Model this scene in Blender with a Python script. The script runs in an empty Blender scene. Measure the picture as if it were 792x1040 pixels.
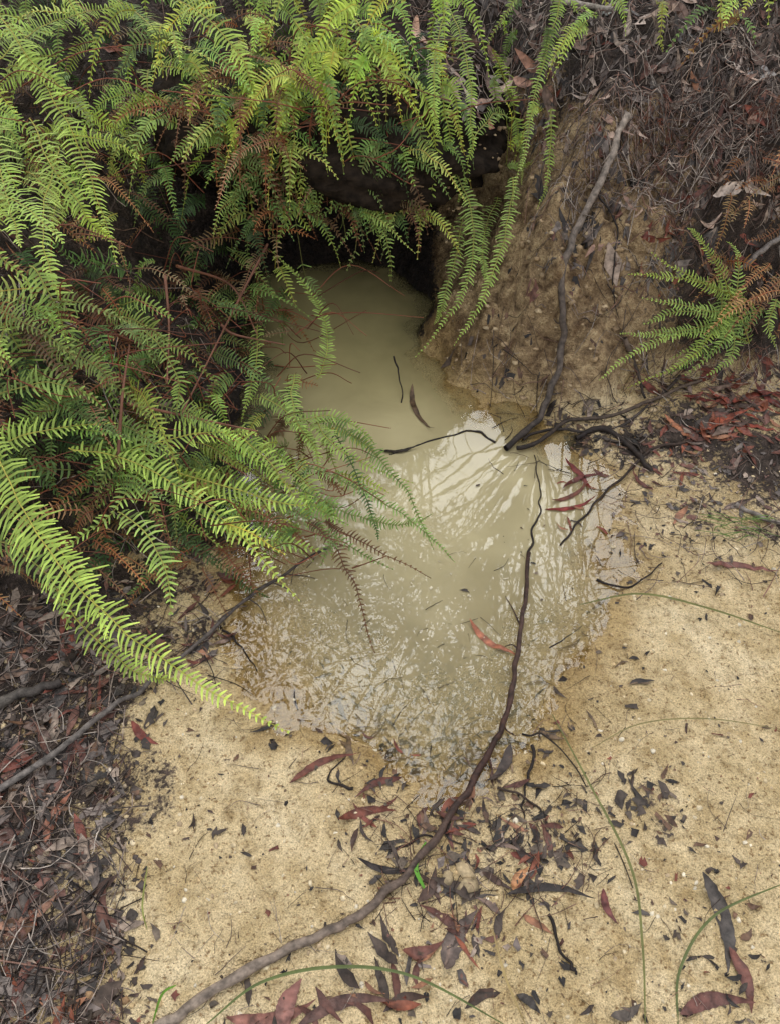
import bpy, math, random
import numpy as np
from mathutils import Vector
random.seed(7); rng=np.random.default_rng(7)
R=rng.uniform
scene=bpy.context.scene
scene.view_settings.view_transform='Standard'
scene.view_settings.look='None'
scene.view_settings.exposure=0

# ------------------------------------------------------------------ camera
CAMH=1.5; PITCH=math.radians(50); FPX=786.0
cam_d=bpy.data.cameras.new("camera"); cam=bpy.data.objects.new("camera",cam_d)
scene.collection.objects.link(cam); scene.camera=cam
cam.location=(0,0,CAMH); cam.rotation_euler=(math.pi/2-PITCH,0,0)
cam_d.sensor_fit='VERTICAL'; cam_d.sensor_height=24; cam_d.lens=FPX/1040*24
cam_d.clip_start=0.02; cam_d.clip_end=400

# ------------------------------------------------------------------ noise / sdf helpers
_tab=rng.random((256,256))
def vn(x,y,s,seed=0):
    x=np.asarray(x,float)*s+seed*17.31+1000; y=np.asarray(y,float)*s+seed*9.77+1000
    xi=np.floor(x).astype(int); yi=np.floor(y).astype(int); fx=x-xi; fy=y-yi
    fx=fx*fx*(3-2*fx); fy=fy*fy*(3-2*fy)
    a=_tab[xi%256,yi%256]; b=_tab[(xi+1)%256,yi%256]; c=_tab[xi%256,(yi+1)%256]; d=_tab[(xi+1)%256,(yi+1)%256]
    return ((a*(1-fx)+b*fx)*(1-fy)+(c*(1-fx)+d*fx)*fy)*2-1
def fbm(x,y,s,o=3,seed=0):
    r=0;a=1
    for i in range(o):
        r=r+a*vn(x,y,s*(2.03**i),seed+i); a*=.5
    return r
def sdf(x,y,poly):
    x=np.asarray(x,float);y=np.asarray(y,float)
    best=np.full(x.shape,1e9); ins=np.zeros(x.shape,bool)
    n=len(poly)
    for i in range(n):
        ax,ay=poly[i]; bx,by=poly[(i+1)%n]
        ex,ey=bx-ax,by-ay
        t=np.clip(((x-ax)*ex+(y-ay)*ey)/(ex*ex+ey*ey),0,1)
        best=np.minimum(best,(x-ax-t*ex)**2+(y-ay-t*ey)**2)
        c=((ay>y)!=(by>y))
        with np.errstate(divide='ignore',invalid='ignore'):
            xx=ax+(y-ay)/(by-ay if by!=ay else 1e-9)*ex
        ins^=(c&(x<xx))
    d=np.sqrt(best)
    return np.where(ins,-d,d)
sst=lambda a,b,x:(lambda t:t*t*(3-2*t))(np.clip((x-a)/(b-a),0,1))

POOL=[(-.50,2.12),(-.45,2.4),(.08,2.4),(.12,2.05),(.17,1.80),(.27,1.66),(.44,1.49),(.545,1.27),(.54,1.05),(.43,.82),(.33,.66),(.10,.555),(-.10,.63),(-.27,.80),(-.33,.96),(-.34,1.13),(-.36,1.4),(-.40,1.75)]
BANK=[(.10,2.25),(.09,2.05),(.15,1.82),(.27,1.67),(.42,1.60),(.62,1.66),(.80,1.74),(1.2,1.78),(3,1.9),(80,2.5),(80,90),(-80,90),(-80,.6),(-3,.85),(-1.5,.93),(-.95,.98),(-.66,1.03),(-.47,1.17),(-.40,1.4),(-.43,1.75),(-.5,2.08),(-.42,2.33),(-.1,2.38)]
RO=(-.17,2.42,.50); RR=(.54,.46,.20)

def hterr(x,y):
    wx=x+.04*fbm(x,y,6,4,3); wy=y+.04*fbm(x,y,6,4,5)
    dp=sdf(wx,wy,POOL); d=-sdf(wx,wy,BANK)
    ins=np.clip(-dp,0,None); out=np.clip(dp,0,None)
    h=np.where(dp<0,-.12*(1-np.exp(-(ins/.2)**1.35)),.05*np.minimum(out,.5)+.003*sst(0,.08,out))
    h=h+(.010*fbm(x,y,4.5,3,11)+.0050*fbm(x,y,20,3,15)+.0026*fbm(x,y,70,2,19))*(1-.5*sst(0,.1,ins))
    dd=np.clip(d,0,None)
    hr=np.interp(dd,[0,.03,.28,.42,1.2,3,60],[0,.05,.42,.57,.82,1.1,3])
    hl=np.interp(dd,[0,.1,.4,.6,1.4,3,60],[0,.09,.38,.5,.76,1.05,3])
    k=sst(-.35,.05,x)
    hb=hl*(1-k)+hr*k
    rough=sst(0,.15,dd)
    hb=hb+rough*(.05*fbm(x,y,4,3,23)+.034*fbm(x,y,14,3,29)+.017*fbm(x,y,48,3,31))
    return h+np.where(d>0,hb,0), dp, d
def roof_top(x,y):
    q=1-((x-RO[0])/RR[0])**2-((y-RO[1])/RR[1])**2
    return np.where(q>0,RO[2]+RR[2]*np.sqrt(np.clip(q,0,None)),-9)

GX=np.arange(-2.2,2.2,.01); GY=np.arange(-.4,4.4,.01)
gx,gy=np.meshgrid(GX,GY,indexing='ij')
Hg,DPg,Dg=hterr(gx,gy); Sg=np.maximum(np.maximum(Hg,0),roof_top(gx,gy))
def lut(G,x,y):
    fx=np.clip((np.asarray(x,float)-GX[0])/.01,0,len(GX)-1.001); fy=np.clip((np.asarray(y,float)-GY[0])/.01,0,len(GY)-1.001)
    i=fx.astype(int); j=fy.astype(int); a=fx-i; b=fy-j
    return (G[i,j]*(1-a)+G[i+1,j]*a)*(1-b)+(G[i,j+1]*(1-a)+G[i+1,j+1]*a)*b
S=lambda x,y:lut(Sg,x,y)
_t=np.arange(.9,4.6,.004)
cp,sp_=math.cos(PITCH),math.sin(PITCH)
def P(u,v,lift=0.0):
    """survey point: the place on the terrain (plus a height above it) seen at photo position u,v"""
    a=(u-396)/FPX; b=(v-520)/FPX
    dx,dy,dz=a,cp-sp_*b,-sp_-cp*b
    x=dx*_t;y=dy*_t;z=CAMH+dz*_t
    hit=np.nonzero(z<=S(x,y)+lift)[0]
    i=hit[0] if len(hit) else len(_t)-1
    return np.array([x[i],y[i],z[i]])
def normal(x,y):
    e=.02
    n=np.array([-(S(x+e,y)-S(x-e,y))/(2*e),-(S(x,y+e)-S(x,y-e))/(2*e),1.0])
    return n/np.linalg.norm(n)
def inwater(p): return lut(Hg,p[0],p[1])<-.003
def bad(p,water=False):
    if not water and inwater(p) and p[2]<.1: return True
    if normal(p[0],p[1])[2]<.42: return True
    return (-.75<p[0]<.3) and (1.85<p[1]<2.15)

# ------------------------------------------------------------------ mesh builder
class MB:
    def __init__(s): s.v=[];s.q=[];s.t=[];s.c=[];s.n=0
    def add(s,v,q=None,t=None,c=None):
        v=np.asarray(v,float).reshape(-1,3)
        if q is not None and len(q): s.q.append(np.asarray(q).reshape(-1,4)+s.n)
        if t is not None and len(t): s.t.append(np.asarray(t).reshape(-1,3)+s.n)
        c=np.asarray(c if c is not None else (1,1,1),float)
        if c.ndim==1: c=np.tile(c,(len(v),1))
        s.v.append(v);s.c.append(c);s.n+=len(v)
    def obj(s,name,mat,smooth=True,parent=None):
        v=np.concatenate(s.v); c=np.concatenate(s.c)
        q=np.concatenate(s.q) if s.q else np.zeros((0,4),int); t=np.concatenate(s.t) if s.t else np.zeros((0,3),int)
        me=bpy.data.meshes.new(name)
        me.vertices.add(len(v)); me.vertices.foreach_set("co",v.astype(np.float32).ravel())
        nl=len(q)*4+len(t)*3
        me.loops.add(nl); me.loops.foreach_set("vertex_index",np.concatenate([q.ravel(),t.ravel()]).astype(np.int32))
        me.polygons.add(len(q)+len(t))
        st=np.concatenate([np.arange(len(q))*4,len(q)*4+np.arange(len(t))*3]).astype(np.int32)
        me.polygons.foreach_set("loop_start",st)
        me.polygons.foreach_set("use_smooth",np.full(len(q)+len(t),smooth))
        me.update(calc_edges=True); me.validate()
        a=me.color_attributes.new("Col",'FLOAT_COLOR','POINT')
        a.data.foreach_set("color",np.hstack([c,np.ones((len(c),1))]).astype(np.float32).ravel())
        ob=bpy.data.objects.new(name,me); scene.collection.objects.link(ob)
        me.materials.append(mat)
        if parent: ob.parent=parent
        return ob

def catmull(p,per=8):
    p=np.asarray(p,float); p=np.vstack([2*p[0]-p[1],p,2*p[-1]-p[-2]])
    o=[]
    for i in range(1,len(p)-2):
        t=np.linspace(0,1,per,endpoint=False)[:,None]
        o.append(.5*((2*p[i])+(-p[i-1]+p[i+1])*t+(2*p[i-1]-5*p[i]+4*p[i+1]-p[i+2])*t**2+(-p[i-1]+3*p[i]-3*p[i+1]+p[i+2])*t**3))
    o.append(p[-2][None]); return np.vstack(o)
def nrm(a): return a/(np.linalg.norm(a,axis=-1,keepdims=True)+1e-9)
def smn(n,k=5,dim=1):
    a=rng.normal(0,1,(n+2*k,dim)); w=np.hanning(k+2)[1:-1]; w/=np.sqrt((w**2).sum())
    return np.stack([np.convolve(a[:,i],w,'same')[k:k+n] for i in range(dim)],1)
def tube(B,pts,r,col,sides=6,knob=0.0):
    pts=np.asarray(pts,float); n=len(pts)
    T=nrm(np.gradient(pts,axis=0))
    ref=np.array([.31,.17,.93]); 
    A=nrm(np.cross(T,ref)); C=np.cross(T,A)
    r=np.broadcast_to(np.asarray(r,float),(n,)).copy()
    an=np.arange(sides)/sides*2*math.pi
    rr=r[:,None]*np.ones((1,sides))
    if knob: rr=rr*(1+knob*rng.normal(0,1,(n,sides))*.4+knob*smn(n,4))
    v=pts[:,None]+rr[...,None]*(A[:,None]*np.cos(an)[None,:,None]+C[:,None]*np.sin(an)[None,:,None])
    i=np.arange(n-1)[:,None]*sides; j=np.arange(sides)[None]; j2=(j+1)%sides
    q=np.stack([i+j,i+j2,i+sides+j2,i+sides+j],-1)
    c=np.asarray(col,float)
    if c.ndim==2: c=np.repeat(c,sides,0)
    B.add(v,q,None,c)
def bez(p0,p1,p2,s):
    s=s[:,None]; return (1-s)**2*p0+2*s*(1-s)*p1+s**2*p2
def blade(B,p0,p1,p2,w,spc,col,nh=(0,-.45,.9),ang=.22,droop=.10,stem=None,ground=True,jit=.15,pw=.23):
    p0,p1,p2=map(np.asarray,(p0,p1,p2))
    L=(np.linalg.norm(p1-p0)+np.linalg.norm(p2-p1)+np.linalg.norm(p2-p0))*.5
    n=max(8,int(L/spc)); s=(np.arange(n)+.5)/n
    C=bez(p0,p1,p2,s)+smn(n,9,3)*.002
    if ground:
        C[:,2]=np.maximum(C[:,2],S(C[:,0],C[:,1])+.012)
    T=nrm(np.gradient(C,axis=0)); N0=np.asarray(nh,float)+rng.normal(0,.3,3)
    side=nrm(np.cross(T,N0)); 
    N=np.cross(side,T); tw=(R(-.8,.8)*(s-.3))[:,None]; side,N=side*np.cos(tw)+N*np.sin(tw),N*np.cos(tw)-side*np.sin(tw)
    prof=w*np.minimum(1,1.3*(1-s)**.75+.03)*np.minimum(1,.5+s*4)*(1+.14*smn(n,6)[:,0])
    col=np.asarray(col,float)
    for sg in (-1,1):
        a=ang+.25*s+rng.normal(0,jit,n)*.6
        ln=prof*(1+rng.normal(0,jit,n)); 
        miss=R(0,1,n)<.05; ln=np.where(miss,ln*.3,ln)
        d=side*sg*np.cos(a)[:,None]+T*np.sin(a)[:,None]
        d=nrm(d+N*(.18+rng.normal(0,jit,n))[:,None])
        tb=T*spc*pw
        dr=(droop*(1+rng.normal(0,.7,n)))[:,None]
        lnc=ln[:,None]
        m=C+d*lnc*.5+N*lnc*.05; e=C+d*lnc*.97-N*lnc*dr+T*lnc*.08
        V=np.stack([C-tb,C+tb,m-tb*.95,m+tb*.95,e-tb*.45,e+tb*.45],1)
        i=np.arange(n)[:,None]*6
        q=np.concatenate([i+np.array([[0,1,3,2]]),i+np.array([[2,3,5,4]])])
        cc=col[None]*(1+rng.normal(0,.14,(n,1))); cv=np.repeat(cc[:,None],6,1)
        cv[:,:2]*=.75; cv[:,4:]*=1.22
        tipc=(.8+.5*s)[:,None,None]; cv=cv*tipc
        B.add(V.reshape(-1,3),q,None,np.clip(cv.reshape(-1,3),0.002,1))
    sc=stem if stem is not None else col*np.array([1.1,.75,.8])
    Cs=np.vstack([p0[None],C]); 
    tube(B,Cs,np.linspace(.0018,.0008,len(Cs)),sc,3)

def leaf(B,c,head,L,W,col,tilt=(0,0),curl=.1,bend=.1,lift=.003,twist=0,n=9,sub=False,rag=.07):
    c=np.asarray(c,float); nv=normal(c[0],c[1])
    f=np.array([math.cos(head),math.sin(head),0.0]); f=f-nv*f.dot(nv); f/=np.linalg.norm(f); sd=np.cross(nv,f)
    f=nrm(f+nv*tilt[0]); sd=nrm(sd+nv*tilt[1])
    s=np.linspace(0,1,n); wv=W*.5*np.sin(math.pi*s**.8)**.85*(1-.35*s); wv[0]=W*.03; wv[-1]=W*.02
    wl=wv*(1+rag*rng.normal(0,1,n)); wr=wv*(1+rag*rng.normal(0,1,n))
    x=(s-.5)*L; bendv=bend*L*(np.sin(s*math.pi)-.5)
    z=curl*L*((s-.5)**2*4-.4)+smn(n,3)[:,0]*.02*L
    mid=c+f*x[:,None]+sd*bendv[:,None]+nv*(z+lift)[:,None]
    tw=twist*(s-.5)
    sdv=sd[None]*np.cos(tw)[:,None]+nv[None]*np.sin(tw)[:,None]
    up=nv[None]*(wv*.75*abs(curl)*3)[:,None]
    V=np.stack([mid-sdv*wl[:,None]+up,mid,mid+sdv*wr[:,None]+up],1).reshape(-1,3)
    if sub: V[:,2]=lut(Hg,V[:,0],V[:,1])+.004
    else: V[:,2]=np.maximum(V[:,2],S(V[:,0],V[:,1])+.0015)
    i=np.arange(n-1)[:,None]*3
    q=np.concatenate([i+np.array([[0,1,4,3]]),i+np.array([[1,2,5,4]])])
    col=np.asarray(col)*(1+rng.normal(0,.08,(len(V),1)))
    col.reshape(n,3,3)[:,1]*=1.25
    B.add(V,q,None,np.clip(col,.001,1))
def flake(B,p,r,col,el=1.8,sub=False):
    n=rng.integers(6,10); a=np.sort(R(0,6.28,n)); rad=r*(1+rng.normal(0,.3,n)); h=R(0,6.28)
    x=np.cos(a)*rad*el; y=np.sin(a)*rad
    V=np.stack([p[0]+x*math.cos(h)-y*math.sin(h),p[1]+x*math.sin(h)+y*math.cos(h),x*0],1)
    V=np.vstack([[p[0],p[1],0],V])
    V[:,2]=(lut(Hg,V[:,0],V[:,1])+.003) if sub else (S(V[:,0],V[:,1])+.002+np.abs(rng.normal(0,.15*r,len(V))))
    k=np.arange(n); B.add(V,None,np.stack([k*0,k+1,(k+1)%n+1],1),np.asarray(col)*R(.7,1.3))

# ------------------------------------------------------------------ materials
def newmat(name):
    m=bpy.data.materials.new(name); m.use_nodes=True; nt=m.node_tree; nt.nodes.clear()
    return m,nt,nt.nodes,nt.links
def noise(ns,ls,co,scale,detail=4,rough=.6,dist=0):
    n=ns.new('ShaderNodeTexNoise'); n.inputs['Scale'].default_value=scale; n.inputs['Detail'].default_value=detail
    n.inputs['Roughness'].default_value=rough; n.inputs['Distortion'].default_value=dist
    ls.new(co,n.inputs['Vector']); return n.outputs['Fac']
def ramp(ns,ls,fac,stops):
    r=ns.new('ShaderNodeValToRGB'); e=r.color_ramp.elements
    while len(e)>1: e.remove(e[0])
    e[0].position=stops[0][0]; e[0].color=(*stops[0][1],1)
    for p,c in stops[1:]:
        x=e.new(p); x.color=(*c,1)
    ls.new(fac,r.inputs['Fac']); return r.outputs['Color']
def g3(x): return (x,x,x)
def mix(ns,ls,f,a,b,mode='MIX'):
    m=ns.new('ShaderNodeMix'); m.data_type='RGBA'; m.blend_type=mode
    for s,val in ((m.inputs[0],f),(m.inputs[6],a),(m.inputs[7],b)):
        if isinstance(val,bpy.types.NodeSocket): ls.new(val,s)
        elif isinstance(val,(int,float)): s.default_value=val
        else: s.default_value=(*val,1)
    return m.outputs[2]
def math_(ns,ls,op,a,b=0.0,c=None,clamp=False):
    m=ns.new('ShaderNodeMath'); m.operation=op; m.use_clamp=clamp
    for i,val in enumerate((a,b,c)):
        if val is None: continue
        if isinstance(val,bpy.types.NodeSocket): ls.new(val,m.inputs[i])
        else: m.inputs[i].default_value=val
    return m.outputs[0]
def attr(ns):
    a=ns.new('ShaderNodeAttribute'); a.attribute_name='Col'; return a.outputs['Color']

def mat_vcol(name,rough=.5,var=.5,vscale=60,spec=.5,transl=0.0,bump=.2,bscale=200):
    m,nt,ns,ls=newmat(name)
    co=ns.new('ShaderNodeTexCoord').outputs['Object']
    nz=noise(ns,ls,co,vscale,2)
    k=ramp(ns,ls,nz,[(.3,g3(1-var)),(.7,g3(1+var*.5))])
    c=mix(ns,ls,1.0,attr(ns),k,'MULTIPLY')
    p=ns.new('ShaderNodeBsdfPrincipled'); ls.new(c,p.inputs['Base Color'])
    p.inputs['Roughness'].default_value=rough; p.inputs['Specular IOR Level'].default_value=spec
    if bump:
        b=ns.new('ShaderNodeBump'); b.inputs['Strength'].default_value=bump; b.inputs['Distance'].default_value=.002
        ls.new(noise(ns,ls,co,bscale,1),b.inputs['Height']); ls.new(b.outputs[0],p.inputs['Normal'])
    o=ns.new('ShaderNodeOutputMaterial')
    if transl:
        t=ns.new('ShaderNodeBsdfTranslucent'); c2=mix(ns,ls,1.0,c,(1.35,1.3,.75),'MULTIPLY'); ls.new(c2,t.inputs['Color'])
        mx=ns.new('ShaderNodeMixShader'); mx.inputs[0].default_value=transl
        ls.new(p.outputs[0],mx.inputs[1]); ls.new(t.outputs[0],mx.inputs[2]); ls.new(mx.outputs[0],o.inputs['Surface'])
    else: ls.new(p.outputs[0],o.inputs['Surface'])
    return m
M_fern=mat_vcol("fern_green",.5,.25,30,.3,.38,0)
M_leaf=mat_vcol("dry_leaf",.42,.6,55,.22,0,.5,250)
M_twig=mat_vcol("twig_bark",.6,.6,70,.25,0,.8,300)
M_stone=mat_vcol("grit",.75,.4,120,.3,0,0,300)
M_shadesoil=mat_vcol("shaded_soil",.9,.6,40,.1,0,.8,120)  # near-black soil copy; the overhang's shade is put into its colour

def mat_ground():
    m,nt,ns,ls=newmat("sandy_soil")
    co=ns.new('ShaderNodeTexCoord').outputs['Object']
    sep=ns.new('ShaderNodeSeparateColor'); ls.new(attr(ns),sep.inputs[0])
    hum_shade,wet_shade,face=sep.outputs[0],sep.outputs[1],sep.outputs[2]
    n1=noise(ns,ls,co,5,3,.65,.4); n2=noise(ns,ls,co,38,4,.65); n3=noise(ns,ls,co,330,2,.7); n4=noise(ns,ls,co,120,2,.6); n5=noise(ns,ls,co,14,3,.6,.5)
    sand=ramp(ns,ls,n1,[(.28,(.48,.35,.17)),(.5,(.64,.485,.265)),(.72,(.74,.59,.355))])
    k5=ramp(ns,ls,n5,[(.3,(.74,.69,.60)),(.5,g3(1)),(.72,(1.12,1.13,1.18))]); sand=mix(ns,ls,1.0,sand,k5,'MULTIPLY')
    k2=ramp(ns,ls,n2,[(.28,(.58,.53,.45)),(.46,g3(1)),(.75,g3(1.16))]); sand=mix(ns,ls,.95,sand,k2,'MULTIPLY')
    k3=ramp(ns,ls,n3,[(.3,g3(.55)),(.48,g3(1)),(.7,g3(1.3))]); sand=mix(ns,ls,.95,sand,k3,'MULTIPLY')
    k4=ramp(ns,ls,n4,[(.3,(.38,.30,.23)),(.42,g3(1)),(.6,g3(1)),(.72,g3(1.2))]); sand=mix(ns,ls,.9,sand,k4,'MULTIPLY')
    fc=ramp(ns,ls,n2,[(.25,(.09,.055,.028)),(.43,(.25,.165,.085)),(.6,(.42,.295,.155)),(.8,(.56,.43,.25))])
    fc2=ramp(ns,ls,n5,[(.32,(.42,.36,.32)),(.52,g3(1)),(.75,g3(1.15))]); fc=mix(ns,ls,1.0,fc,fc2,'MULTIPLY')
    fc=mix(ns,ls,.8,fc,k3,'MULTIPLY'); fc=mix(ns,ls,.6,fc,k4,'MULTIPLY')
    c=mix(ns,ls,face,sand,fc)
    wc=mix(ns,ls,1.0,c,(.70,.63,.49),'MULTIPLY'); c=mix(ns,ls,wet_shade,c,wc)
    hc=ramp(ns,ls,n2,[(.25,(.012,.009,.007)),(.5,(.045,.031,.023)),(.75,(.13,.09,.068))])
    hc=mix(ns,ls,.9,hc,k3,'MULTIPLY'); hc_dark=mix(ns,ls,1.0,hc,(.3,.27,.25),'MULTIPLY'); hc=mix(ns,ls,wet_shade,hc,hc_dark)  # damp humus darkens; inside the hollow this paints its shade
    hs=math_(ns,ls,'ADD',hum_shade,math_(ns,ls,'MULTIPLY_ADD',n2,1.3,-.65)); hs=math_(ns,ls,'ADD',hs,math_(ns,ls,'MULTIPLY_ADD',n4,.9,-.45)); hs=math_(ns,ls,'ADD',hs,math_(ns,ls,'MULTIPLY_ADD',n5,.9,-.45))
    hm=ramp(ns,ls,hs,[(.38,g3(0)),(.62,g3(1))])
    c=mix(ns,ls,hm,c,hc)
    p=ns.new('ShaderNodeBsdfPrincipled'); ls.new(c,p.inputs['Base Color'])
    ro=math_(ns,ls,'MULTIPLY_ADD',wet_shade,-.35,.85); ls.new(ro,p.inputs['Roughness'])
    p.inputs['Specular IOR Level'].default_value=.3
    hsum=math_(ns,ls,'ADD',math_(ns,ls,'MULTIPLY',n2,2.4),math_(ns,ls,'ADD',math_(ns,ls,'MULTIPLY',n3,.5),math_(ns,ls,'MULTIPLY',n4,1.2)))
    b=ns.new('ShaderNodeBump'); b.inputs['Strength'].default_value=1.0; b.inputs['Distance'].default_value=.010
    ls.new(hsum,b.inputs['Height']); ls.new(b.outputs[0],p.inputs['Normal'])
    o=ns.new('ShaderNodeOutputMaterial'); ls.new(p.outputs[0],o.inputs['Surface'])
    return m
M_ground=mat_ground()

# ------------------------------------------------------------------ humus / wet masks, plus shade painted into the hollow
BL=[]
for u,v,r,a in [(470,835,.13,.38),(430,880,.07,.28),(540,860,.10,.34),(480,930,.08,.27),(700,440,.16,.9),(770,470,.18,.9),(640,450,.08,.9),(585,450,.06,.7),(700,510,.1,.5),(780,540,.1,.5),(665,820,.05,.5),(730,930,.05,.2),(150,650,.12,.6),(60,640,.15,.8),(200,640,.08,.5),(640,560,.05,.25)]:
    p=P(u,v); BL.append((p[0],p[1],r,a))
def masks(x,y,dp,d,h):
    n=fbm(x,y,6,3,41)
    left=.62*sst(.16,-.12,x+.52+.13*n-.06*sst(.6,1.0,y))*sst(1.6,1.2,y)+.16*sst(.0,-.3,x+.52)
    hum_shade=left
    for bx,by,r,a in BL: hum_shade=np.maximum(hum_shade,a*np.exp(-((x-bx)**2+(y-by)**2)/(r*r)))
    bank=sst(.0,.05,d)
    sand_face=sst(.0,.08,x-.05)*sst(.92,.70,x+.06*n)*sst(.52,.36,d+.09*n)
    hb=1-sand_face
    hum_shade=np.where(d>0,np.maximum(hum_shade*(1-bank),hb*bank*.95),hum_shade)
    cave_shade=sst(1.88,2.05,y)*sst(.2,.1,x)*sst(-.62,-.52,x)*(d<.35)  # shade of the hollow, painted through the damp channel below
    hum_shade=np.maximum(hum_shade,sst(1.9,2.05,y)*sst(.2,.1,x)*(d<.3))  # humus spread into the hollow so the ground colour holds its shade
    hum_shade=np.maximum(hum_shade,sst(1.05,1.2,y)*sst(-.28,-.36,x)*.9)  # same darkening along the pool's left side
    hum_shade=np.maximum(hum_shade,.42*sst(.10,.25,-dp)*sst(1.5,1.2,y))
    wet_shade=np.clip(sst(.13,.0,dp+.04*n),0,1)*(d<.1)*.999
    wet_shade=np.where(dp<-.03,wet_shade*.35,wet_shade)
    wet_shade=np.maximum(wet_shade,cave_shade)
    return np.stack([np.clip(hum_shade,0,1),wet_shade,bank],-1)

def axis(lo,hi,st,far):
    a=list(np.arange(lo,hi,st)); g=st; x=lo; L=[]
    while x>-far: g*=1.22; x-=g; L.append(x)
    g=st; x=a[-1]; Rr=[]
    while x<far: g*=1.22; x+=g; Rr.append(x)
    return np.array(L[::-1]+a+Rr)
ax_=axis(-1.35,1.55,.008,80); ay_=axis(-.05,3.1,.008,85)
X,Y=np.meshgrid(ax_,ay_,indexing='ij'); H,DP,D=hterr(X,Y)
nx,ny=X.shape
B=MB()
i=np.arange(nx-1)[:,None]*ny; j=np.arange(ny-1)[None]
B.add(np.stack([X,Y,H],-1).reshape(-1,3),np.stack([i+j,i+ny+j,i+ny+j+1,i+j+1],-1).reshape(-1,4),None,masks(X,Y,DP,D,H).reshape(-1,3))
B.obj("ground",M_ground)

# bank overhang (roof of the hollow)
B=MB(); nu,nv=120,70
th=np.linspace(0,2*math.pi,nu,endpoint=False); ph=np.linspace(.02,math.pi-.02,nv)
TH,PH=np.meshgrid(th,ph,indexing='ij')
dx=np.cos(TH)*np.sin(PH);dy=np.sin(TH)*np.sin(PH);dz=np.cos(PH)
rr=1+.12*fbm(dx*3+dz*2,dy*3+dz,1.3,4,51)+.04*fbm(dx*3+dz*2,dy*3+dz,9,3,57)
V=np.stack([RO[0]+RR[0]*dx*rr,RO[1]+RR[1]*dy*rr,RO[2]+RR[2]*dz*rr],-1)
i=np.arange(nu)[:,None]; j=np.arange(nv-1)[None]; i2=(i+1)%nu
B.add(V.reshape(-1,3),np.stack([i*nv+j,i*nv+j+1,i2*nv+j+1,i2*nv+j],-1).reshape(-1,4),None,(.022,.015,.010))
B.obj("bank_overhang",M_shadesoil)

# ------------------------------------------------------------------ water
def mat_water():
    m,nt,ns,ls=newmat("muddy_water")
    co=ns.new('ShaderNodeTexCoord').outputs['Object']
    sep=ns.new('ShaderNodeSeparateColor'); ls.new(attr(ns),sep.inputs[0])
    dep,back_shade=sep.outputs[0],sep.outputs[1]
    n1=noise(ns,ls,co,3.0,2,.5,.3)
    mud=ramp(ns,ls,n1,[(.3,(.38,.32,.175)),(.55,(.45,.38,.215)),(.75,(.51,.435,.26))])
    mud=mix(ns,ls,back_shade,mud,(.36,.30,.135))  # darker olive toward the hollow: the overhang's dark reflection put into the colour
    di=ns.new('ShaderNodeBsdfDiffuse'); ls.new(mud,di.inputs['Color'])
    tr=ns.new('ShaderNodeBsdfTransparent'); tr.inputs[0].default_value=(.92,.89,.78,1)
    dn=math_(ns,ls,'MULTIPLY',dep,math_(ns,ls,'MULTIPLY_ADD',noise(ns,ls,co,6,3,.6,.5),.5,.75),None,True)
    mx=ns.new('ShaderNodeMixShader'); ls.new(dn,mx.inputs[0]); ls.new(tr.outputs[0],mx.inputs[1]); ls.new(di.outputs[0],mx.inputs[2])
    gl=ns.new('ShaderNodeBsdfGlossy'); gl.inputs['Roughness'].default_value=.012; gl.inputs['Color'].default_value=(1,1,1,1)
    fr=ns.new('ShaderNodeFresnel'); fr.inputs['IOR'].default_value=1.34
    b=ns.new('ShaderNodeBump'); b.inputs['Strength'].default_value=.10; b.inputs['Distance'].default_value=.003
    rp=math_(ns,ls,'ADD',noise(ns,ls,co,11,1,.4),math_(ns,ls,'MULTIPLY',noise(ns,ls,co,38,1,.4),.06))
    ls.new(rp,b.inputs['Height']); ls.new(b.outputs[0],gl.inputs['Normal'])
    m2=ns.new('ShaderNodeMixShader'); ls.new(fr.outputs[0],m2.inputs[0]); ls.new(mx.outputs[0],m2.inputs[1]); ls.new(gl.outputs[0],m2.inputs[2])
    o=ns.new('ShaderNodeOutputMaterial'); ls.new(m2.outputs[0],o.inputs['Surface'])
    return m
wx=np.arange(-.62,.72,.01); wy=np.arange(.44,2.5,.01)
WX,WY=np.meshgrid(wx,wy,indexing='ij'); WH=lut(Hg,WX,WY)
nx,ny=WX.shape
i=np.arange(nx-1)[:,None]*ny; j=np.arange(ny-1)[None]
q=np.stack([i+j,i+ny+j,i+ny+j+1,i+j+1],-1).reshape(-1,4)
hf=WH.ravel(); dpf=lut(DPg,WX,WY).ravel(); keep=(hf[q].min(1)<.002)&(dpf[q].min(1)<.07); q=q[keep]
kk=8+20*sst(.85,1.5,WY)
dep=1-np.exp(-np.clip(-WH,0,None)*kk)
cc=np.stack([dep,sst(1.3,1.95,WY),WX*0],-1).reshape(-1,3)
B=MB(); B.add(np.stack([WX,WY,WX*0],-1).reshape(-1,3),q,None,cc); B.obj("water",mat_water())

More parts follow.
